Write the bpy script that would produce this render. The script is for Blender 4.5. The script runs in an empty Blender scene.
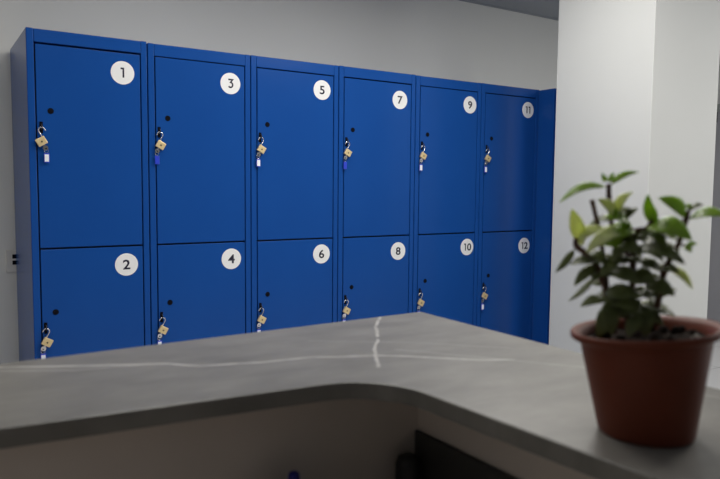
import bpy, bmesh, math, random
from mathutils import Vector, Matrix
random.seed(7)
C = bpy.context.scene.collection
SC = bpy.context.scene

# ------------------------------------------------------------------ materials
def mat(name, col, rough=.5, metal=0., spec=.5, coat=0., coat_rough=.1):
    m = bpy.data.materials.new(name); m.use_nodes = True
    b = m.node_tree.nodes['Principled BSDF']
    b.inputs['Base Color'].default_value = (*col, 1)
    b.inputs['Roughness'].default_value = rough
    b.inputs['Metallic'].default_value = metal
    b.inputs['Specular IOR Level'].default_value = spec
    b.inputs['Coat Weight'].default_value = coat
    b.inputs['Coat Roughness'].default_value = coat_rough
    return m

def nodes(m):
    nt = m.node_tree
    return nt, nt.nodes, nt.links, nt.nodes['Principled BSDF']

def noisy(m, c1, c2, scale, bump=0., bscale=None, coord='Object', detail=4, dist=.002):
    """mottle the base colour between two tones and roughen the surface"""
    nt, N, L, b = nodes(m)
    tc = N.new('ShaderNodeTexCoord')
    n = N.new('ShaderNodeTexNoise'); n.inputs['Scale'].default_value = scale; n.inputs['Detail'].default_value = detail
    L.new(tc.outputs[coord], n.inputs['Vector'])
    r = N.new('ShaderNodeValToRGB')
    r.color_ramp.elements[0].position = .3; r.color_ramp.elements[0].color = (*c1, 1)
    r.color_ramp.elements[1].position = .7; r.color_ramp.elements[1].color = (*c2, 1)
    L.new(n.outputs['Fac'], r.inputs['Fac']); L.new(r.outputs['Color'], b.inputs['Base Color'])
    if bump:
        n2 = N.new('ShaderNodeTexNoise'); n2.inputs['Scale'].default_value = bscale or scale
        L.new(tc.outputs[coord], n2.inputs['Vector'])
        bp = N.new('ShaderNodeBump'); bp.inputs['Strength'].default_value = bump; bp.inputs['Distance'].default_value = dist
        L.new(n2.outputs['Fac'], bp.inputs['Height']); L.new(bp.outputs['Normal'], b.inputs['Normal'])
    return m

M = {}
M['blue'] = noisy(mat('blue_paint', (.008, .06, .28), .2, 0, .12), (.0080, .062, .275), (.0090, .067, .29), 3.0, .12, 4.0, dist=.003)
M['inside'] = mat('gap_shade', (.004, .008, .03), .8)  # near-black block colour stands in for the shade behind the door gaps
M['white_sticker'] = mat('white_vinyl', (.80, .80, .80), .45)
M['digit'] = mat('digit_ink', (.025, .025, .045), .7, 0, .2)
M['hole'] = mat('hole_shade', (.003, .003, .006), .8, 0, .1)  # near-black puts the shade inside holes, slots and ports into the colour
M['black_metal'] = mat('black_metal', (.012, .012, .014), .4)
M['brass'] = noisy(mat('brass', (.72, .52, .24), .4, .45), (.80, .64, .36), (.70, .54, .28), 60, .1, 200, dist=.0004)
M['steel'] = mat('steel', (.72, .72, .74), .22, 1.)
M['tag_blue'] = mat('blue_plastic', (.02, .05, .55), .35)
M['tag_white'] = mat('white_paper', (.82, .83, .88), .5)
M['wall'] = noisy(mat('wall_paint', (.46, .46, .44), .9), (.71, .715, .70), (.735, .74, .725), 1.5, .1, 120)
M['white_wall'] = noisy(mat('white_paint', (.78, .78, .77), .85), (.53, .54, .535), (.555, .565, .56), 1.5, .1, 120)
M['ceiling'] = noisy(mat('ceiling_paint', (.3, .32, .35), .9), (.29, .31, .34), (.31, .33, .36), 2)
M['door'] = mat('grey_door', (.36, .36, .39), .5)
M['wall_low_bounce'] = mat('low_bounce_grey', (.2, .2, .2), .9)  # unseen front wall, toned down to cut bounce light on the counter edge
M['doorframe'] = mat('grey_frame', (.38, .41, .40), .5)
M['desk'] = noisy(mat('desk_laminate', (.26, .235, .205), .55), (.66, .585, .52), (.70, .62, .555), 8)
M['board'] = mat('black_board', (.05, .047, .043), .6)
M['socket'] = mat('socket_white', (.66, .65, .62), .4)
M['pot'] = noisy(mat('terracotta_plastic', (.19, .052, .03), .5, 0, .18), (.150, .036, .018), (.172, .043, .023), 25)
M['soil'] = noisy(mat('soil', (.03, .02, .014), .95, 0, .1), (.008, .0055, .004), (.035, .023, .017), 300, .9, 260, dist=.004)
M['stone_chip'] = mat('pale_chip', (.4, .36, .32), .9)
M['stem'] = noisy(mat('stem_bark', (.10, .045, .03), .7), (.07, .03, .022), (.15, .07, .04), 160)
M['pen'] = mat('blue_pen', (.01, .012, .22), .35)
M['cup'] = mat('black_cup', (.015, .015, .016), .5)

def leaf_mat(name, c1, c2, trans):
    m = noisy(mat(name, c1, .38, 0, .5), c1, c2, 90)
    nt, N, L, b = nodes(m)
    tr = N.new('ShaderNodeBsdfTranslucent'); tr.inputs['Color'].default_value = (c2[0]*1.5, c2[1]*1.5, c2[2], 1)
    mx = N.new('ShaderNodeMixShader'); mx.inputs['Fac'].default_value = trans
    L.new(b.outputs['BSDF'], mx.inputs[1]); L.new(tr.outputs['BSDF'], mx.inputs[2])
    L.new(mx.outputs['Shader'], N['Material Output'].inputs['Surface'])
    return m
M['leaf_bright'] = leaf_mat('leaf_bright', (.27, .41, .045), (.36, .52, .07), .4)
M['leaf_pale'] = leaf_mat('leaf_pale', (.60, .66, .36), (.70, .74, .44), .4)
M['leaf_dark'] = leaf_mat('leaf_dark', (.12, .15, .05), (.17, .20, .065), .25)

# floor: pale grey tiles with joints
M['floor'] = mat('floor_tiles', (.6, .6, .6), .35)
def _floor(m):
    nt, N, L, b = nodes(m)
    tc = N.new('ShaderNodeTexCoord'); br = N.new('ShaderNodeTexBrick')
    br.offset = 0; br.inputs['Scale'].default_value = 1
    br.inputs['Color1'].default_value = (.62, .62, .63, 1); br.inputs['Color2'].default_value = (.66, .66, .67, 1)
    br.inputs['Mortar'].default_value = (.34, .34, .34, 1); br.inputs['Mortar Size'].default_value = .004
    br.inputs['Brick Width'].default_value = .6; br.inputs['Row Height'].default_value = .6
    L.new(tc.outputs['Object'], br.inputs['Vector']); L.new(br.outputs['Color'], b.inputs['Base Color'])
_floor(M['floor'])

# countertop: grey stone with white veins lying along the given lines (metres, top view)
M['stone'] = mat('grey_stone', (.2, .2, .19), .38, 0, .5)
VEINS = [  # polyline, half width, strength
    ([(-.337, -2.167), (-.231, -2.220), (-.118, -2.273), (-.088, -2.305), (-.015, -2.327), (.055, -2.336), (.088, -2.355),
      (.136, -2.373), (.163, -2.394), (.193, -2.421), (.240, -2.465), (.282, -2.488)], .0030, .8),
    ([(.303, -2.142), (.243, -2.216), (.204, -2.280)], .0024, .85),
    ([(.196, -2.292), (.152, -2.347), (.106, -2.424)], .0022, .8),
    ([(-.7, -2.09), (-.307, -2.200), (-.231, -2.245), (-.140, -2.262)], .0025, .4),
    ([(.18, -2.36), (.25, -2.45), (.33, -2.56), (.36, -2.75), (.30, -3.2)], .002, .3),
    ([(.10, -2.25), (.22, -2.33), (.33, -2.44)], .002, .22)]
def _stone(m):
    nt, N, L, b = nodes(m)
    tc = N.new('ShaderNodeTexCoord')
    flat = N.new('ShaderNodeVectorMath'); flat.operation = 'MULTIPLY'; flat.inputs[1].default_value = (1, 1, 0)
    L.new(tc.outputs['Object'], flat.inputs[0])
    wob = N.new('ShaderNodeTexNoise'); wob.inputs['Scale'].default_value = 26; wob.inputs['Detail'].default_value = 3
    L.new(flat.outputs[0], wob.inputs['Vector'])
    wa = N.new('ShaderNodeVectorMath'); wa.operation = 'MULTIPLY_ADD'
    wa.inputs[1].default_value = (.008, .008, 0); L.new(wob.outputs['Color'], wa.inputs[0])
    off = N.new('ShaderNodeVectorMath'); off.operation = 'SUBTRACT'; off.inputs[1].default_value = (.004, .004, 0)
    L.new(flat.outputs[0], off.inputs[0]); L.new(off.outputs[0], wa.inputs[2])
    P = wa.outputs[0]
    # base mottling
    n1 = N.new('ShaderNodeTexNoise'); n1.inputs['Scale'].default_value = 9; n1.inputs['Detail'].default_value = 8; n1.inputs['Roughness'].default_value = .62
    st = N.new('ShaderNodeVectorMath'); st.operation = 'MULTIPLY'; st.inputs[1].default_value = (1, 2.2, 1)
    L.new(tc.outputs['Object'], st.inputs[0]); L.new(st.outputs[0], n1.inputs['Vector'])
    r = N.new('ShaderNodeValToRGB')
    r.color_ramp.elements[0].position = .30; r.color_ramp.elements[0].color = (.150, .142, .128, 1)
    r.color_ramp.elements[1].position = .72; r.color_ramp.elements[1].color = (.250, .238, .216, 1)
    L.new(n1.outputs['Fac'], r.inputs['Fac'])
    col = r.outputs['Color']
    n3 = N.new('ShaderNodeTexNoise'); n3.inputs['Scale'].default_value = 40; n3.inputs['Detail'].default_value = 2
    L.new(flat.outputs[0], n3.inputs['Vector'])
    brk = N.new('ShaderNodeMapRange'); brk.inputs[1].default_value = .3; brk.inputs[2].default_value = .55
    brk.inputs[3].default_value = .45; brk.inputs[4].default_value = 1; L.new(n3.outputs['Fac'], brk.inputs[0])
    for pts, hw, s in VEINS:
        cur = None
        for a, c in zip(pts[:-1], pts[1:]):
            a = Vector((*a, 0)); c = Vector((*c, 0)); d = c-a
            sub = N.new('ShaderNodeVectorMath'); sub.operation = 'SUBTRACT'; sub.inputs[1].default_value = a; L.new(P, sub.inputs[0])
            dt = N.new('ShaderNodeVectorMath'); dt.operation = 'DOT_PRODUCT'; dt.inputs[1].default_value = d/d.length_squared; L.new(sub.outputs[0], dt.inputs[0])
            cl = N.new('ShaderNodeClamp'); L.new(dt.outputs['Value'], cl.inputs['Value'])
            sc = N.new('ShaderNodeVectorMath'); sc.operation = 'SCALE'; sc.inputs[0].default_value = d; L.new(cl.outputs[0], sc.inputs['Scale'])
            ds = N.new('ShaderNodeVectorMath'); ds.operation = 'DISTANCE'; L.new(sub.outputs[0], ds.inputs[0]); L.new(sc.outputs[0], ds.inputs[1])
            if cur is None: cur = ds.outputs['Value']
            else:
                mn = N.new('ShaderNodeMath'); mn.operation = 'MINIMUM'; L.new(cur, mn.inputs[0]); L.new(ds.outputs['Value'], mn.inputs[1]); cur = mn.outputs[0]
        mr = N.new('ShaderNodeMapRange'); mr.interpolation_type = 'SMOOTHSTEP'
        mr.inputs[1].default_value = hw*.45; mr.inputs[2].default_value = hw*1.7; mr.inputs[3].default_value = s; mr.inputs[4].default_value = 0
        L.new(cur, mr.inputs[0])
        ml = N.new('ShaderNodeMath'); ml.operation = 'MULTIPLY'; L.new(mr.outputs[0], ml.inputs[0]); L.new(brk.outputs[0], ml.inputs[1])
        mx = N.new('ShaderNodeMix'); mx.data_type = 'RGBA'
        L.new(ml.outputs[0], mx.inputs['Factor']); L.new(col, mx.inputs[6]); mx.inputs[7].default_value = (.56, .54, .51, 1)
        col = mx.outputs[2]
    L.new(col, b.inputs['Base Color'])
_stone(M['stone'])

# ------------------------------------------------------------------ mesh helpers
def box(bm, x0, x1, y0, y1, z0, z1):
    v = [bm.verts.new((x, y, z)) for x in (x0, x1) for y in (y0, y1) for z in (z0, z1)]
    for f in ((0,1,3,2), (4,6,7,5), (0,4,5,1), (2,3,7,6), (0,2,6,4), (1,5,7,3)):
        bm.faces.new([v[i] for i in f])

def lathe(bm, prof, seg=48, center=(0,0,0), axis='z', cap0=True, cap1=True):
    cx, cy, cz = center; rings = []
    for r, h in prof:
        ring = []
        for i in range(seg):
            a = 2*math.pi*i/seg; u, v = r*math.cos(a), r*math.sin(a)
            ring.append(bm.verts.new((cx+u, cy+v, cz+h) if axis == 'z' else (cx+u, cy+h, cz+v)))
        rings.append(ring)
    for a, b in zip(rings[:-1], rings[1:]):
        for i in range(seg):
            bm.faces.new((a[i], a[(i+1) % seg], b[(i+1) % seg], b[i]))
    if cap0: bm.faces.new(rings[0][::-1])
    if cap1: bm.faces.new(rings[-1])

def tube(bm, pts, rad, seg=10):
    pts = [Vector(p) for p in pts]
    rad = rad if isinstance(rad, (list, tuple)) else [rad]*len(pts)
    rings = []; ref = None
    for i, p in enumerate(pts):
        t = (pts[min(i+1, len(pts)-1)]-pts[max(i-1, 0)]).normalized()
        if ref is None:
            ref = t.orthogonal().normalized()
        else:
            ref = (ref-t*ref.dot(t)).normalized()
        w = t.cross(ref)
        rings.append([bm.verts.new(p+(ref*math.cos(2*math.pi*k/seg)+w*math.sin(2*math.pi*k/seg))*rad[i]) for k in range(seg)])
    for a, b in zip(rings[:-1], rings[1:]):
        for i in range(seg):
            bm.faces.new((a[i], a[(i+1) % seg], b[(i+1) % seg], b[i]))
    bm.faces.new(rings[0][::-1]); bm.faces.new(rings[-1])

def prism(bm, poly, z0, z1):
    lo = [bm.verts.new((x, y, z0)) for x, y in poly]; hi = [bm.verts.new((x, y, z1)) for x, y in poly]
    n = len(poly)
    for i in range(n): bm.faces.new((lo[i], lo[(i+1) % n], hi[(i+1) % n], hi[i]))
    bm.faces.new(lo[::-1]); bm.faces.new(hi)

def smooth_curve(pts, n=6):
    """Catmull-Rom through rows of floats"""
    out = []; P = [pts[0]]+list(pts)+[pts[-1]]
    for i in range(1, len(P)-2):
        for k in range(n):
            t = k/n
            out.append(tuple(.5*((2*b)+(-a+c)*t+(2*a-5*b+4*c-d)*t*t+(-a+3*b-3*c+d)*t**3) for a, b, c, d in zip(P[i-1], P[i], P[i+1], P[i+2])))
    out.append(tuple(pts[-1])); return out

def obj(name, bm, m, parent=None, loc=None, bevel=0, smooth=False, seg=2):
    bmesh.ops.recalc_face_normals(bm, faces=bm.faces[:])
    me = bpy.data.meshes.new(name); bm.to_mesh(me); bm.free()
    for k in (m if isinstance(m, list) else [m]): me.materials.append(k)
    if smooth:
        for p in me.polygons: p.use_smooth = True
    o = bpy.data.objects.new(name, me); C.objects.link(o)
    if parent is not None: o.parent = parent
    if loc is not None: o.location = loc
    if bevel:
        b = o.modifiers.new('bevel', 'BEVEL'); b.width = bevel; b.segments = seg; b.limit_method = 'ANGLE'; b.angle_limit = math.radians(40)
        b.harden_normals = False
    return o

def tag(o, label, cat, group=None):
    o['label'] = label; o['category'] = cat
    if group: o['group'] = group
    return o

def thing(name, label, cat, loc=(0,0,0), rz=0, group=None):
    o = bpy.data.objects.new(name, None); o.empty_display_size = .1; C.objects.link(o)
    o.location = loc; o.rotation_euler = (0, 0, rz)
    return tag(o, label, cat, group)

def struct(name, bm, m, parent=None, bevel=0):
    o = obj(name, bm, m, parent, bevel=bevel)
    if parent is None: o['kind'] = 'structure'
    return o

def copy_tree(o, parent=None):
    c = o.copy(); C.objects.link(c)
    if parent is not None: c.parent = parent
    for ch in list(o.children): copy_tree(ch, c)
    return c

NB = bmesh.new

# ------------------------------------------------------------------ the room
X0, X1, Y0, Y1, H = -2.6, 5.5, -5.2, .585, 2.525
bm = NB(); box(bm, X0-.1, X1+.1, Y0-.1, Y1+.1, -.1, 0); struct('floor', bm, M['floor'])
bm = NB(); box(bm, X0-.1, X1+.1, Y0-.1, Y1+.1, H, H+.1); struct('ceiling', bm, M['ceiling'])
bm = NB(); box(bm, X0-.1, X1+.1, Y1, Y1+.1, 0, H); struct('wall_back', bm, M['wall'])
bm = NB(); box(bm, X0-.1, X0, Y0, Y1, 0, H); struct('wall_left', bm, M['wall'])
bm = NB(); box(bm, X1, X1+.1, Y0, Y1, 0, H); struct('wall_right', bm, M['wall'])
bm = NB(); box(bm, X0-.1, X1+.1, Y0-.1, Y0, 0, H); struct('wall_front', bm, M['wall_low_bounce'])
# square white column in front of the locker row's far end
bm = NB(); box(bm, 2.6, 3.165, -1.096, -.502, 0, H); struct('wall_column', bm, M['white_wall'], bevel=.004)
# solid strip in ceiling colour, stands in for the shadow line under the ceiling
bm = NB(); box(bm, X0, X1, Y1-.008, Y1, H-.012, H); struct('shadow_strip_1', bm, M['ceiling'])
bm = NB(); box(bm, X0, X1, Y1-.012, Y1, 0, .07); struct('baseboard_back', bm, M['white_wall'])
# grey door in the right wall
bm = NB(); box(bm, X1-.03, X1, -.72, .245, 0, 1.895); d = struct('door_1', bm, M['door'])
bm = NB(); box(bm, X1-.045, X1-.030, .225, .24, 1.80, 1.89); obj('hinge', bm, M['black_metal'], d)
bm = NB()
box(bm, X1-.015, X1, .245, .30, 0, 1.96); box(bm, X1-.015, X1, -.775, -.72, 0, 1.96); box(bm, X1-.015, X1, -.72, .245, 1.895, 1.96)
obj('door_frame', bm, M['doorframe'], d)

# wall socket beside the first locker
t = thing('wall_socket', 'white wall socket with two dark ports beside the locker row\'s left side', 'socket', (.005, Y1, .838))
bm = NB(); box(bm, -.042, .042, -.010, 0, -.056, .054); obj('cover_plate', bm, M['socket'], t, bevel=.003)
for z in (.022, -.008):
    bm = NB(); box(bm, -.014, .014, -.0115, -.009, z-.011, z+.009); obj('port', bm, M['hole'], t)

# ------------------------------------------------------------------ lockers
def slot_x(n): return .049 if n == 1 else .0465   # slot position from the locker's left side
STICKER = [(.383, 1.705), (.386, .856), (.392, 1.703), (.392, .857), (.398, 1.714), (.399, .858),      # each sticker was stuck on by hand
           (.3965, 1.701), (.3975, .852), (.4065, 1.711), (.4065, .854), (.397, 1.714), (.395, .844)]
W, DEP, ZT, ZD, ZS, ZB = .5025, .5645, 1.85, 1.7905, .940, .10
G = .0025
def text_mesh(s, size):
    cu = bpy.data.curves.new('tmp', 'FONT'); cu.body = s; cu.size = size; cu.align_x = 'CENTER'; cu.align_y = 'CENTER'
    cu.extrude = .0003; cu.offset = .0012
    o = bpy.data.objects.new('tmp', cu); C.objects.link(o)
    dg = bpy.context.evaluated_depsgraph_get(); dg.update()
    me = bpy.data.meshes.new_from_object(o.evaluated_get(dg))
    bpy.data.objects.remove(o); bpy.data.curves.remove(cu)
    xs = [v.co.x for v in me.vertices]; ys = [v.co.y for v in me.vertices]
    mx, my = (min(xs)+max(xs))/2, (min(ys)+max(ys))/2
    for v in me.vertices:                      # stand the text up in the XZ plane, facing -Y
        x, y, z = v.co; v.co = (x-mx, -z, y-my)
    return me

def ribbon(pts, w):
    """a flat printed stroke along pts in the XZ plane, facing -Y"""
    P = [Vector((x, z)) for x, z in pts]; bm = NB(); L, R = [], []
    for i, p in enumerate(P):
        a = (P[i]-P[i-1]).normalized() if i else None
        b = (P[i+1]-P[i]).normalized() if i < len(P)-1 else None
        t = ((a or b)+(b or a)).normalized(); n = Vector((-t.y, t.x)); c = n.dot(Vector((-(b or a).y, (b or a).x)))
        L.append(p+n*w/2/max(c, .5)); R.append(p-n*w/2/max(c, .5))
    lo = [[bm.verts.new((q.x, y, q.y)) for q in L+R[::-1]] for y in (-.0003, .0003)]
    n = len(P); m = 2*n
    for r in lo:
        for i in range(n-1): bm.faces.new((r[i], r[i+1], r[m-2-i], r[m-1-i]))
    for i in range(m): bm.faces.new((lo[0][i], lo[0][(i+1) % m], lo[1][(i+1) % m], lo[1][i]))
    return bm
GLYPHS = {}
def glyph(c):
    if c not in GLYPHS:
        if c in '13':
            if c == '1': pts = [(-.0085, .0185), (.003, .0185), (.003, -.021)]
            else:
                pts = [(-.011, .0185), (.0105, .0185), (.0005, .0055)]
                pts += [(-.0005+.0115*math.sin(q), -.0065+.0120*math.cos(q)) for q in [math.radians(v) for v in (12, 35, 60, 85, 110, 135, 160, 180, 205, 232)]]
            bm = ribbon(pts, .0074); bmesh.ops.recalc_face_normals(bm, faces=bm.faces[:])
            me = bpy.data.meshes.new('digit'); bm.to_mesh(me); bm.free()
        else:
            me = text_mesh(c, .060)
            for v in me.vertices: v.co.x *= 1.14
        me.materials.append(M['digit']); GLYPHS[c] = me
    return GLYPHS[c]

def make_body(w):
    bm = NB()
    x1 = w-.0045
    box(bm, 0, .0285, 0, DEP, 0, ZT)                        # left wall and post
    box(bm, x1-.0265, x1, 0, DEP, 0, ZT)                    # right wall and post
    box(bm, .0285, x1-.0265, 0, DEP, ZD+.0050, ZT-.001)     # header and top
    box(bm, .0285, x1-.0265, 0, DEP, 0, ZB-.003)            # plinth
    return bm

def make_locker(i, x, w, dz):
    a, b = 2*i+1, 2*i+2
    t = thing('locker', LOCKER_LABEL[i], 'locker', (x, 0, 0), 0, 'two-door blue lockers in one row')
    obj('body', make_body(w), M['blue'], t, bevel=.003).scale.z = 1+dz/ZT
    bm = NB(); box(bm, .027, w-.030, .03, DEP-.002, ZB-.005, ZD+.006); obj('compartment_fill', bm, M['inside'], t)
    for num, z0, z1, _, zh in ((a, ZS+.0040, ZD, 1.707, 1.519), (b, ZB, ZS-.0035, .855, .667)):
        x0, x1 = .0335, w-.0357
        bm = NB(); box(bm, x0, x1, .0005, .020, z0, z1)
        d = obj('door', bm, M['blue'], t, bevel=.0022)
        bm = NB(); lathe(bm, [(.0125, .0), (.0118, -.002), (.006, -.0024)], 20, (.087, .0005, zh), 'y'); obj('lock_hole', bm, M['hole'], d, smooth=False)
        # dark slot and the staple the padlock hangs on
        zc = 1.4525-1.519+zh+(.005 if num > 1 else 0); SX = slot_x(num); sx, zs = STICKER[num-1]
        bm = NB(); box(bm, SX-.0065, SX+.0065, -.0012, .001, zc-.028, zc+.020); obj('slot', bm, M['hole'], d)
        bm = NB()
        tube(bm, [(SX, .002, zc-.0095), *[(SX, -.010-.0095*math.sin(q), zc-.0095*math.cos(q)) for q in [math.pi*k/8 for k in range(9)]], (SX, .002, zc+.0095)], .0022, 8)
        obj('staple', bm, M['black_metal'], d, smooth=True)
        bm = NB(); lathe(bm, [(.0505, 0.0004), (.0505, -.0006), (.0500, -.0009)], 64, (sx, 0, zs), 'y')
        obj('number_sticker', bm, M['white_sticker'], d)['label'] = 'round white sticker'
        ch = str(num)
        for k, c in enumerate(ch):
            g = bpy.data.objects.new('digit', glyph(c)); C.objects.link(g); g.parent = d
            g.location = (sx+((k-.5)*{'10': .033, '11': .026, '12': .032}[ch] if len(ch) > 1 else 0), -.0013, zs); g['label'] = 'dark printed digit'
    return t
LOCKER_LABEL = ['blue steel locker at the left end, stickers 1 and 2', 'blue steel two-door locker with stickers 3 and 4',
                'blue steel two-door locker with stickers 5 and 6', 'blue steel two-door locker with stickers 7 and 8',
                'blue steel two-door locker with stickers 9 and 10', 'blue steel locker beside the column, stickers 11 and 12']
LX = [.0062, .5006, 1.0001, 1.5026, 2.0125, 2.5146, 3.0163]
for i in range(6):
    make_locker(i, LX[i], LX[i+1]-LX[i], (.003, -.001, .0, .001, -.001, 0)[i])

# plain steel panel at right angles beside the last locker
t = thing('side_panel', 'plain dark blue steel panel at right angles beside locker stickers 11 and 12', 'panel', (3.0085, 0, 0))
bm = NB(); box(bm, 0, .030, -.128, -.001, 0, 1.845); obj('sheet', bm, M['blue'], t, bevel=.0004)
bm = NB(); box(bm, .022, .046, -.22, -.133, 0, 1.845); obj('dark_seam_strip', bm, M['blue'], t, bevel=.002)  # added strip, set back so the seam beside the sheet goes dark

# ------------------------------------------------------------------ padlocks
PAD_GROUP = 'open brass padlocks hanging on the locker doors'
def make_padlock(mirror, blue_tag, label):
    """hangs from the top of its shackle: the Empty sits at that point"""
    root = thing('padlock', label, 'padlock', (0,0,0), 0, PAD_GROUP)
    s = -1 if mirror else 1
    th = math.radians(30)*s
    R = Matrix.Rotation(th, 4, 'Y')           # + turns the top to the right as seen from the front
    ax = Vector((-31.25, 0, 48.83))*.001; ax.x *= s
    def place(o, v=(0,0,0)):
        o.matrix_basis = Matrix.Translation(-(R @ ax)) @ R @ Matrix.Translation(Vector(v))
    bm = NB(); box(bm, -.0195, .0195, -.0065, .0065, -.0170, .0160); body = obj('lock_body', bm, M['brass'], root, bevel=.0022); place(body)
    bm = NB(); lathe(bm, [(.0035, 0), (.0035, -.0008)], 14, (0, -.0065, -.002), 'y'); obj('engraving', bm, M['black_metal'], body)
    pts = [(s*-.0125, 0, .010), (s*-.0125, 0, .025), (s*-.0125, 0, .038)]
    for k in range(1, 16):
        q = math.pi*k/16; pts.append((s*(-.025+.0125*math.cos(q)), 0, .038+.0125*math.sin(q)))
    pts += [(s*-.0375, 0, .038), (s*-.0375, 0, .029)]
    bm = NB(); tube(bm, pts, .0026, 10); sh = obj('shackle', bm, M['steel'], root, smooth=True); place(sh)
    # key in the bottom, ring and tag hanging straight down
    bm = NB(); box(bm, -.0025, .0025, -.001, .001, -.022, -.016)
    lathe(bm, [(.0105, -.0012), (.0105, .0012)], 24, (0, 0, -.031), 'y'); key = obj('key', bm, M['steel'], root); place(key)
    bm = NB(); lathe(bm, [(.003, -.0013), (.003, -.0016)], 14, (0, 0, -.034), 'y'); obj('key_hole', bm, M['hole'], key)
    kp = R @ Vector((0, 0, -.036)) - R @ ax
    bm = NB()
    tube(bm, [(.0085*math.sin(2*math.pi*k/14), 0, .0085*math.cos(2*math.pi*k/14)) for k in range(15)], .0008, 6)
    ring = obj('key_ring', bm, M['steel'], root, (kp.x, 0, kp.z-.007), smooth=True)
    bm = NB(); box(bm, -.0105, .0105, -.002, .002, -.040, -.001)
    fob = obj('key_tag', bm, M['tag_blue'], root, (kp.x+.001, 0, kp.z-.0165), bevel=.0016); fob['label'] = 'blue plastic key tag'
    if not blue_tag:
        bm = NB(); box(bm, -.0082, .0082, -.0026, -.0018, -.036, -.006); lab = obj('tag_paper', bm, M['tag_white'], fob); lab['label'] = 'white paper insert'
    return root
protos = {}
NUMW = 'one two three four five six seven eight nine ten eleven twelve'.split()
BLUE = (3, 7)
for n in range(1, 13):
    i = (n-1)//2; key = (n == 1, n in BLUE)
    lab = 'open brass padlock with key and %s tag hanging on locker door %d' % ('blue' if n in BLUE else 'white', n)
    if n in (2, 4, 6, 8, 10): lab = 'open brass padlock with key hanging on lower locker door %d' % n
    if key in protos: p = copy_tree(protos[key])
    else: p = protos[key] = make_padlock(*key, lab)
    p['label'] = lab
    zh = 1.519 if n % 2 else .667
    p.location = (LX[i]+slot_x(n), -.0125, 1.4525-1.519+zh-.0038+(.005 if n > 1 else 0))

# ------------------------------------------------------------------ reception counter
ZC, TH = .983, .0205
def fillet(a, b, c, r, n=14):
    a, b, c = Vector(a), Vector(b), Vector(c)
    u = (a-b).normalized(); v = (c-b).normalized()
    ang = u.angle(v); d = r/math.tan(ang/2); ctr = b+(u+v).normalized()*(r/math.sin(ang/2))
    s = b+u*d-ctr; e = b+v*d-ctr
    a0 = math.atan2(s.y, s.x); a1 = math.atan2(e.y, e.x)
    da = (a1-a0+math.pi) % (2*math.pi)-math.pi
    return [(ctr.x+r*math.cos(a0+da*k/n), ctr.y+r*math.sin(a0+da*k/n)) for k in range(n+1)]
poly = [(-1.5, -2.185), (.395, -2.141), (.384, -3.6), (.150, -3.6)] + fillet((.150, -3.6), (.082, -2.464), (-1.5, -2.315), .095) + [(-1.5, -2.315)]
poly[0] = (-1.5, -2.20)
bm = NB(); prism(bm, poly, ZC-TH, ZC)
tag(obj('countertop', bm, M['stone'], bevel=.0018), 'L-shaped grey stone countertop with white veins and rounded inner corner', 'countertop')

t = thing('reception_desk', 'dim grey-brown reception desk base under the stone countertop', 'desk', (0, 0, 0))
zt = ZC-TH
bm = NB(); prism(bm, [(-1.5, -2.40), (.19, -2.40), (.19, -2.385), (-1.5, -2.385)], 0, zt); obj('back_panel', bm, M['desk'], t)
bm = NB(); prism(bm, [(.19, -3.6), (.205, -3.6), (.205, -2.385), (.19, -2.385)], 0, zt); obj('side_panel', bm, M['desk'], t)
bm = NB(); prism(bm, [(-1.5, -2.235), (.335, -2.20), (.335, -3.6), (.35, -3.6), (.35, -2.185), (-1.5, -2.22)], 0, zt); obj('front_panel', bm, M['desk'], t)
bm = NB(); box(bm, .184, .1895, -3.6, -2.4005, .775, .878); b = obj('back_board', bm, M['board'], t, bevel=.002); b['label'] = 'black board along the inner side'
bm = NB(); box(bm, -1.5, .1895, -2.95, -2.4005, .735, .76); obj('work_surface', bm, M['desk'], t)
bm = NB(); box(bm, -1.5, -1.47, -2.95, -2.4005, 0, .735); obj('leg_panel', bm, M['desk'], t)

# things standing on the work surface in the shade of the counter
t = thing('pen_cup', 'black pen cup standing below the counter in shade', 'pen cup', (-.027, -2.452, .7606))
bm = NB(); lathe(bm, [(.034, 0), (.036, .085), (.033, .085), (.031, .004)], 32); obj('cup', bm, M['cup'], t, smooth=False)
t = thing('pen', 'blue pen with rounded cap poking up below the counter edge', 'pen', (-.028, -2.448, .7616+.002))
bm = NB(); lathe(bm, [(.002, 0), (.0055, .012), (.0055, .100)], 20, cap0=True); obj('barrel', bm, M['pen'], t, smooth=False)
bm = NB(); lathe(bm, [(.0072, .085), (.0072, .113), (.006, .1175), (.003, .1190)], 20); obj('cap', bm, M['pen'], t, smooth=False)
bm = NB(); lathe(bm, [(.017, 0), (.0175, .004), (.0165, .088), (.0135, .097), (.006, .101)], 28, (0, 0, 0))
o = obj('black_container', bm, M['cup'], None, (.150, -2.432, .7606), smooth=False)
tag(o, 'small black rounded container in the dark corner under the counter', 'container')

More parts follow.
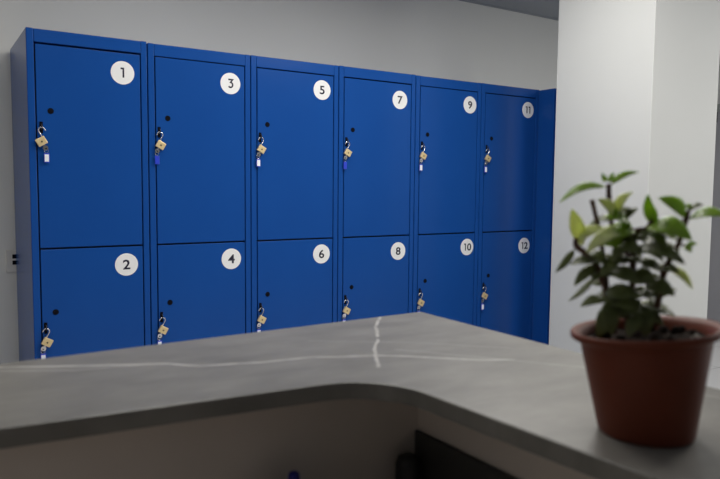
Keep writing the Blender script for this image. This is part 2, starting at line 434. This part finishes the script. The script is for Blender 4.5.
# ------------------------------------------------------------------ potted plant
PLOC = (.1915, -2.7505, ZC+.0003); PROT = math.radians(-56.4)
t = thing('potted_plant', 'green jade-like plant in a brown plastic pot on the countertop', 'potted plant', PLOC, PROT)
TILT = .10
def shear(bm):
    """the soft plastic pot is slightly askew: its rim side leans"""
    for v in bm.verts:
        k = max(0, min(1, v.co.z/.09))
        v.co.x, v.co.z = v.co.x-.004*k, v.co.z+v.co.x*TILT*k
bm = NB()
lathe(bm, [(.0395, .0012), (.0425, 0), (.0438, .003), (.0578, .085), (.0585, .0910), (.0650, .0925), (.0672, .0942), (.0678, .0990), (.0665, .1003), (.0620, .0985),
           (.0578, .0955), (.0565, .080), (.0545, .070)], 72)
shear(bm)
obj('pot', bm, M['pot'], t, smooth=True)
bm = NB()
rings = 14; seg = 56; rr = [[None]*seg for _ in range(rings+1)]
for a in range(rings+1):
    for k in range(seg):
        q = 2*math.pi*k/seg; r = .0566*a/rings
        x, y = r*math.cos(q), r*math.sin(q)
        h = .0885+random.uniform(-.0022, .0026)*(1 if a < rings else .4)+.003*math.sin(60*x+1)*math.cos(75*y)
        rr[a][k] = bm.verts.new((x, y, h))
for a in range(rings):
    for k in range(seg):
        f = (rr[a][k], rr[a][(k+1) % seg], rr[a+1][(k+1) % seg], rr[a+1][k])
        bm.faces.new(f)
shear(bm)
bmesh.ops.remove_doubles(bm, verts=bm.verts[:], dist=.0004)
obj('soil', bm, M['soil'], t, smooth=True)
for k in range(16):
    q = random.uniform(0, 6.28); r = .05*math.sqrt(random.random()); x, y = r*math.cos(q), r*math.sin(q)
    if k == 0: x, y = .042, -.016
    if k == 1: x, y = .022, -.024
    bm = NB(); bmesh.ops.create_icosphere(bm, subdivisions=2, radius=random.uniform(.0028, .0055))
    for v in bm.verts: v.co *= random.uniform(.75, 1.2)
    for v in bm.verts: v.co += Vector((x, y, .092))
    shear(bm)
    obj('soil_clod', bm, M['stone_chip'] if k == 0 else M['soil'], t, smooth=True)

LEAVES = [
    ((-4.33, -0.6, 23.19), (-8.41, -2.0, 21.97), 0.86, 0.55, 0.16, 0),
    ((-4.43, -0.6, 23.66), (-4.71, -0.9, 24.5), 0.48, 0.60, 0.10, 0),
    ((-4.17, -0.6, 23.66), (-3.68, -0.4, 24.56), 0.48, 0.60, -0.10, 0),
    ((-3.89, -0.6, 23.48), (-1.52, 0.6, 24.77), 0.71, 0.60, 0.12, 0),
    ((-3.42, -1.0, 20.67), (-4.79, -2.4, 22.07), 1.24, 0.80, 0.10, 1),
    ((-3.35, -0.6, 20.66), (-2.06, 0.2, 22.93), 0.95, 0.70, 0.25, 1),
    ((-3.17, -0.6, 20.67), (-2.09, 0.5, 21.32), 0.67, 0.50, 0.10, 2),
    ((-2.64, -0.4, 20.11), (-1.49, 0.8, 21.33), 0.76, 0.60, 0.10, 2),
    ((-6.51, -0.6, 17.99), (-7.28, -1.2, 21.07), 1.43, 0.85, 0.08, 1),
    ((-6.63, -0.4, 18.26), (-4.31, -1.6, 19.46), 1.24, 0.80, 0.12, 1),
    ((-6.48, -0.8, 17.62), (-5.71, -1.8, 19.04), 0.86, 0.80, 0.10, 1),
    ((-7.02, -0.8, 17.11), (-8.53, -1.6, 14.88), 0.81, 0.70, -0.08, 2),
    ((-3.27, -0.2, 20.18), (-6.13, 0.8, 19.38), 0.95, 0.50, 0.12, 2),
    ((-2.15, -1.0, 19.31), (-5.69, -3.4, 17.38), 1.33, 0.60, 0.15, 1),
    ((-2.0, -0.6, 19.76), (-4.33, -1.8, 20.49), 1.14, 0.50, 0.12, 0),
    ((-1.9, -0.8, 19.59), (-4.08, -2.0, 18.65), 1.24, 0.60, 0.10, 0),
    ((-0.2, -0.4, 19.8), (-0.73, -0.9, 22.58), 0.95, 0.60, -0.20, 0),
    ((-0.01, -0.2, 19.43), (-0.28, 1.2, 21.72), 0.76, 0.60, 0.10, 0),
    ((2.64, 0.2, 20.6), (0.38, -0.9, 22.32), 1.62, 0.70, 0.12, 0),
    ((2.95, 0.2, 21.15), (3.97, -0.2, 21.73), 0.76, 0.60, 0.12, 2),
    ((2.95, 0.2, 21.15), (2.78, 0.8, 21.78), 0.48, 0.60, 0.10, 0),
    ((2.98, 0.2, 20.42), (5.84, -1.2, 20.9), 1.14, 0.60, 0.12, 0),
    ((-0.53, -0.8, 19.54), (3.09, -2.6, 18.86), 1.62, 0.50, 0.15, 0),
    ((-0.68, -0.2, 18.94), (2.36, 1.6, 18.28), 1.24, 0.50, 0.10, 2),
    ((2.75, 0.0, 17.85), (3.62, -0.5, 18.15), 0.67, 0.70, 0.10, 0),
    ((2.75, 0.0, 17.85), (3.15, -0.8, 17.38), 0.57, 0.70, 0.10, 0),
    ((-1.64, -1.2, 17.38), (2.71, -2.4, 16.7), 1.43, 0.55, 0.16, 2),
    ((-0.27, 0.0, 17.16), (2.46, 1.2, 17.65), 0.95, 0.50, 0.10, 2),
    ((1.14, -0.2, 15.94), (3.53, -0.8, 14.12), 0.86, 0.60, 0.14, 1),
    ((-0.5, -0.8, 14.23), (1.95, -2.0, 13.63), 1.43, 0.70, 0.15, 2),
    ((-4.86, -0.8, 15.67), (-6.75, -2.4, 13.93), 1.14, 0.80, 0.10, 2),
    ((-5.05, -0.2, 14.54), (-7.34, -0.6, 11.99), 0.67, 0.50, -0.06, 2),
    ((-4.27, -0.5, 16.06), (-7.27, -1.5, 15.9), 0.95, 0.50, 0.12, 2),
    ((-3.15, -2.2, 12.36), (-4.38, -3.2, 9.33), 1.81, 0.90, 0.10, 2),
    ((-3.61, -2.0, 12.67), (-3.17, -3.4, 9.68), 1.62, 0.90, 0.10, 2),
    ((-0.75, -1.4, 12.23), (-0.3, -3.0, 9.78), 1.90, 0.85, 0.10, 2),
    ((-0.93, -0.8, 12.03), (1.17, -1.2, 10.59), 1.05, 0.80, 0.10, 2),
    ((-4.0, -1.8, 13.28), (-0.85, -3.0, 13.39), 1.33, 0.70, 0.12, 2),
    ((-3.47, -1.6, 15.46), (-0.98, -3.0, 14.57), 1.33, 0.70, 0.12, 2),
    ((-2.65, -1.4, 16.79), (-4.44, -2.6, 14.95), 1.24, 0.70, 0.10, 2),
    ((-1.4, -1.2, 15.53), (0.27, -2.4, 14.48), 1.24, 0.80, 0.10, 2),
    ((-3.03, -1.6, 18.01), (-0.91, -3.0, 17.2), 1.14, 0.60, 0.12, 2),
    ((-0.94, -1.6, 12.81), (-2.56, -2.8, 11.2), 1.33, 0.85, 0.10, 2),
    ((-2.2, -1.2, 18.66), (-3.45, -2.4, 16.29), 1.14, 0.80, 0.10, 2),
    ((0.82, -0.2, 15.55), (-1.08, -1.4, 16.31), 1.14, 0.70, 0.10, 2),
    ((0.7, -0.2, 14.23), (-1.07, 1.5, 14.67), 1.14, 0.70, 0.10, 2),
    ((-4.04, 0.0, 13.8), (-5.8, 1.2, 14.03), 0.95, 0.60, 0.10, 2),
    ((-2.57, 0.4, 12.39), (-4.69, 1.8, 13.03), 1.14, 0.70, 0.10, 2),
    ((-2.83, 0.4, 14.7), (-4.77, 2.0, 15.19), 1.14, 0.60, 0.10, 2),
    ((-1.11, 0.6, 16.12), (0.85, 2.2, 15.29), 1.14, 0.60, 0.10, 2),
    ((-1.54, 0.6, 13.4), (0.43, 2.0, 12.38), 1.14, 0.70, 0.10, 2),
    ((-1.87, 0.4, 17.62), (-3.92, 2.2, 17.01), 1.14, 0.60, 0.10, 2),
    ((-1.19, 0.4, 18.22), (0.95, 2.4, 17.21), 1.14, 0.60, 0.10, 2),
    ((1.63, 0.4, 16.65), (0.91, 1.5, 17.95), 1.05, 0.60, 0.10, 2),
    ((-0.88, -2.4, 11.46), (-1.8, -3.6, 9.76), 1.33, 0.85, 0.10, 2),
    ((0.38, 0.2, 11.5), (-0.99, 1.5, 12.34), 1.14, 0.70, 0.10, 2),
    ((-1.71, -1.0, 19.14), (-3.58, -3.0, 18.45), 1.14, 0.60, 0.14, 0),
    ((-0.34, -0.8, 19.08), (1.04, -2.2, 17.86), 1.05, 0.60, 0.12, 2),
    ((-3.63, -0.8, 18.97), (-4.66, -2.2, 17.89), 1.05, 0.70, 0.10, 1),
    ((-4.67, -0.8, 18.07), (-2.47, -2.4, 17.72), 1.14, 0.60, 0.12, 0),
    ((1.88, -0.4, 18.4), (0.49, -1.6, 19.33), 1.05, 0.60, 0.10, 0),
    ((-5.53, -1.0, 17.0), (-3.97, -2.4, 16.26), 1.05, 0.70, 0.10, 2),
    ((0.95, -0.6, 16.34), (-0.43, -1.8, 17.3), 1.05, 0.60, 0.10, 2),
    ((-3.0, -0.6, 20.58), (-4.2, -1.6, 21.23), 0.95, 0.70, 0.10, 0),
    ((-3.36, -1.8, 12.66), (-1.39, -3.4, 12.32), 1.24, 0.75, 0.12, 2),
]
STEMS = [
    [(-1.64, -0.60, 9.75, 0.29), (-1.65, -0.60, 12.61, 0.26), (-1.70, -0.50, 16.19, 0.24), (-1.63, -0.40, 18.92, 0.24), (-0.69, -0.40, 19.32, 0.19), (-0.21, -0.40, 20.18, 0.14)],
    [(-1.62, -0.40, 18.64, 0.19), (-2.27, -0.50, 19.75, 0.17), (-3.17, -0.60, 20.67, 0.14)],
    [(-3.09, -1.40, 9.39, 0.24), (-3.75, -1.00, 12.51, 0.24), (-4.37, -0.80, 14.55, 0.26), (-5.34, -0.80, 16.42, 0.24), (-6.75, -0.80, 17.41, 0.24), (-6.87, -0.80, 18.28, 0.17)],
    [(0.34, -0.20, 10.24, 0.26), (0.66, -0.20, 13.00, 0.24), (1.00, 0.00, 15.35, 0.24), (1.62, 0.20, 16.86, 0.21), (2.23, 0.20, 18.37, 0.17), (2.65, 0.20, 20.32, 0.21), (2.94, 0.20, 21.25, 0.10)],
    [(-3.66, -0.30, 18.94, 0.17), (-4.02, -0.60, 22.16, 0.19), (-4.07, -0.60, 23.47, 0.19)],
    [(-4.30, -0.20, 16.41, 0.17), (-5.05, -0.20, 19.84, 0.17), (-5.56, -0.40, 21.94, 0.19)],
    [(-1.75, -2.20, 9.67, 0.21), (-2.08, -2.00, 11.29, 0.19), (-2.48, -1.80, 12.44, 0.17)],
    [(1.60, 0.20, 17.42, 0.10), (2.25, 0.10, 17.92, 0.08), (2.83, -0.00, 17.86, 0.07)],
    [(-1.70, -0.50, 16.19, 0.19), (-2.72, -0.40, 17.65, 0.17), (-3.66, -0.30, 18.94, 0.17)],
    [(-3.75, -1.00, 12.51, 0.19), (-4.04, -0.50, 14.82, 0.17), (-4.30, -0.20, 16.41, 0.17)],
]

for st in STEMS:
    pts = [tuple(c*.01 for c in q) for q in st]
    if len(pts) > 2: pts = smooth_curve(pts, 4)
    bm = NB(); tube(bm, [q[:3] for q in pts], [q[3]*(1.4 if k % 4 == 0 else 1.2) for k, q in enumerate(pts)], 8)
    obj('stem', bm, M['stem'], t, smooth=True)

def leaf(bm, B, T, w, k, bend, mi):
    B, T = Vector(B), Vector(T); a = T-B; Ln = a.length; ah = a/Ln
    N = Vector((random.uniform(-.15, .15), -k, math.sqrt(max(0, 1-k*k)))).normalized()
    s = N.cross(ah); s = s.normalized() if s.length > .15 else Vector((1, 0, 0)); n = ah.cross(s).normalized()
    if n.dot(N) < 0: n = -n
    vert = abs(ah.z); hw = .5*w/(k+(1-k)*vert*.8+.001); hw = min(hw*1.02, Ln*.36)
    ns = 11; J = (-1, -.66, -.33, 0, .33, .66, 1); top = []; bot = []
    for i in range(ns+1):
        u = i/ns; p = max(.0, math.sin(math.pi*u**.82))**.72*(1-.12*u)
        if i == 0: p = .12
        if i == ns: p = .03
        c = B+a*u+n*(bend*Ln*(math.sin(math.pi*u)-.55*u*u))
        tr, br = [], []
        for j in J:
            e = c+s*(j*hw*p)+n*(.16*hw*p*abs(j)**1.5)
            th = .0011*(1-abs(j)**2*.85)*(.3+.7*p)
            tr.append(bm.verts.new(e+n*th)); br.append(bm.verts.new(e-n*th))
        top.append(tr); bot.append(br)
    fs = []
    for i in range(ns):
        for j in range(6):
            fs.append(bm.faces.new((top[i][j], top[i][j+1], top[i+1][j+1], top[i+1][j])))
            fs.append(bm.faces.new((bot[i][j], bot[i+1][j], bot[i+1][j+1], bot[i][j+1])))
        fs.append(bm.faces.new((top[i][0], top[i+1][0], bot[i+1][0], bot[i][0])))
        fs.append(bm.faces.new((top[i][6], bot[i][6], bot[i+1][6], top[i+1][6])))
    for e in (0, ns):
        for j in range(6): fs.append(bm.faces.new((top[e][j], top[e][j+1], bot[e][j+1], bot[e][j])))
    for f in fs: f.material_index = mi
rng = random.Random(11)
STEM_NODES = [(-1.95, -.6, 12.6), (-2.0, -.5, 16.2), (-4.05, -1.0, 12.5), (-4.6, -.6, 14.9), (-5.0, -.6, 15.8), (.36, -.2, 13.0), (.7, 0, 15.4), (1.3, .2, 16.9),
              (-2.0, -.5, 14.4), (-3.4, -.4, 17.9), (-1.9, -.4, 18.2), (-2.4, -2.0, 11.3), (.2, -.2, 11.6)]
for q in STEM_NODES:                                   # darker leaf pairs lower down, around each node
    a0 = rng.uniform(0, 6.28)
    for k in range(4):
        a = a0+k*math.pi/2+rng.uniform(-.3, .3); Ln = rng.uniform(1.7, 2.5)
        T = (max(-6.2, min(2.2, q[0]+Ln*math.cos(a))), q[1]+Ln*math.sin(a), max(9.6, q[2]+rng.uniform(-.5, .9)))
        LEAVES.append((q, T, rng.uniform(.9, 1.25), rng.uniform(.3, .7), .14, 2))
bm = NB()
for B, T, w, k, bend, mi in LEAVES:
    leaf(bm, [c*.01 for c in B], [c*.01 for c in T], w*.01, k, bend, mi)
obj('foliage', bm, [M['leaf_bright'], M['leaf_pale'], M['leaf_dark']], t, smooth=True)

# ------------------------------------------------------------------ lights
def area(name, loc, size, power, rot=(0,0,0), sy=None, col=(1,1,1), spread=180):
    L = bpy.data.lights.new(name, 'AREA'); L.energy = power; L.color = col; L.size = size; L.spread = math.radians(spread)
    if sy: L.shape = 'RECTANGLE'; L.size_y = sy
    o = bpy.data.objects.new(name, L); o.location = loc; o.rotation_euler = rot; C.objects.link(o)
    o['kind'] = 'helper'
    return o
WARM, COOL = (1, .97, .91), (.97, .985, 1)
area('ceiling_or_fill_light', (.2, -1.5, H-.01), .6, 14, col=WARM)
area('ceiling_or_fill_light', (1.5, -1.25, H-.01), .6, 24, col=WARM)
area('ceiling_or_fill_light', (1.9, -1.0, H-.01), .6, 7, col=WARM)  # added fill to brighten the right-hand doors and the wall above
area('ceiling_or_fill_light', (2.4, -2.35, H-.01), .6, 21, col=WARM)
area('ceiling_or_fill_light', (4.4, -2.0, H-.01), .6, 30, col=WARM)  # added fill to brighten the far floor and grey door
area('ceiling_or_fill_light', (.6, -.5, H-.01), .5, 3, col=WARM)  # added fill to lift the back wall above the lockers
area('ceiling_or_fill_light', (-.8, -1.1, H-.01), .6, 4, col=WARM)
area('window_light', (X1-.02, -3.85, 1.6), 1.7, 26, (0, math.pi/2, 0), 1.5, col=COOL)

w = bpy.data.worlds.new('world'); SC.world = w; w.use_nodes = True
w.node_tree.nodes['Background'].inputs[0].default_value = (.5, .52, .55, 1); w.node_tree.nodes['Background'].inputs[1].default_value = .05

# ------------------------------------------------------------------ camera
FPX, YAW, PITCH, ROLL = 683.058, .5733546, .07660851, .00913369
f = Vector((math.sin(YAW)*math.cos(PITCH), math.cos(YAW)*math.cos(PITCH), -math.sin(PITCH)))
r = Vector((math.cos(YAW), -math.sin(YAW), 0)); u = r.cross(f)
r2 = r*math.cos(ROLL)+u*math.sin(ROLL); u2 = -r*math.sin(ROLL)+u*math.cos(ROLL)
cam = bpy.data.cameras.new('camera'); co = bpy.data.objects.new('camera', cam); C.objects.link(co)
cam.sensor_fit = 'HORIZONTAL'; cam.sensor_width = 36; cam.lens = FPX/720*36; cam.clip_start = .02
co.matrix_world = Matrix(((r2.x, u2.x, -f.x, -.3835954), (r2.y, u2.y, -f.y, -3.1359282), (r2.z, u2.z, -f.z, 1.2130247), (0, 0, 0, 1)))
cam.dof.use_dof = True; cam.dof.focus_distance = 3.5; cam.dof.aperture_fstop = 6.3
SC.camera = co

vs = SC.view_settings
vs.view_transform = 'Standard'; vs.look = 'None'; vs.gamma = 1; vs.exposure = 0; vs.use_curve_mapping = False
SC.cycles.max_bounces = 10; SC.cycles.diffuse_bounces = 6
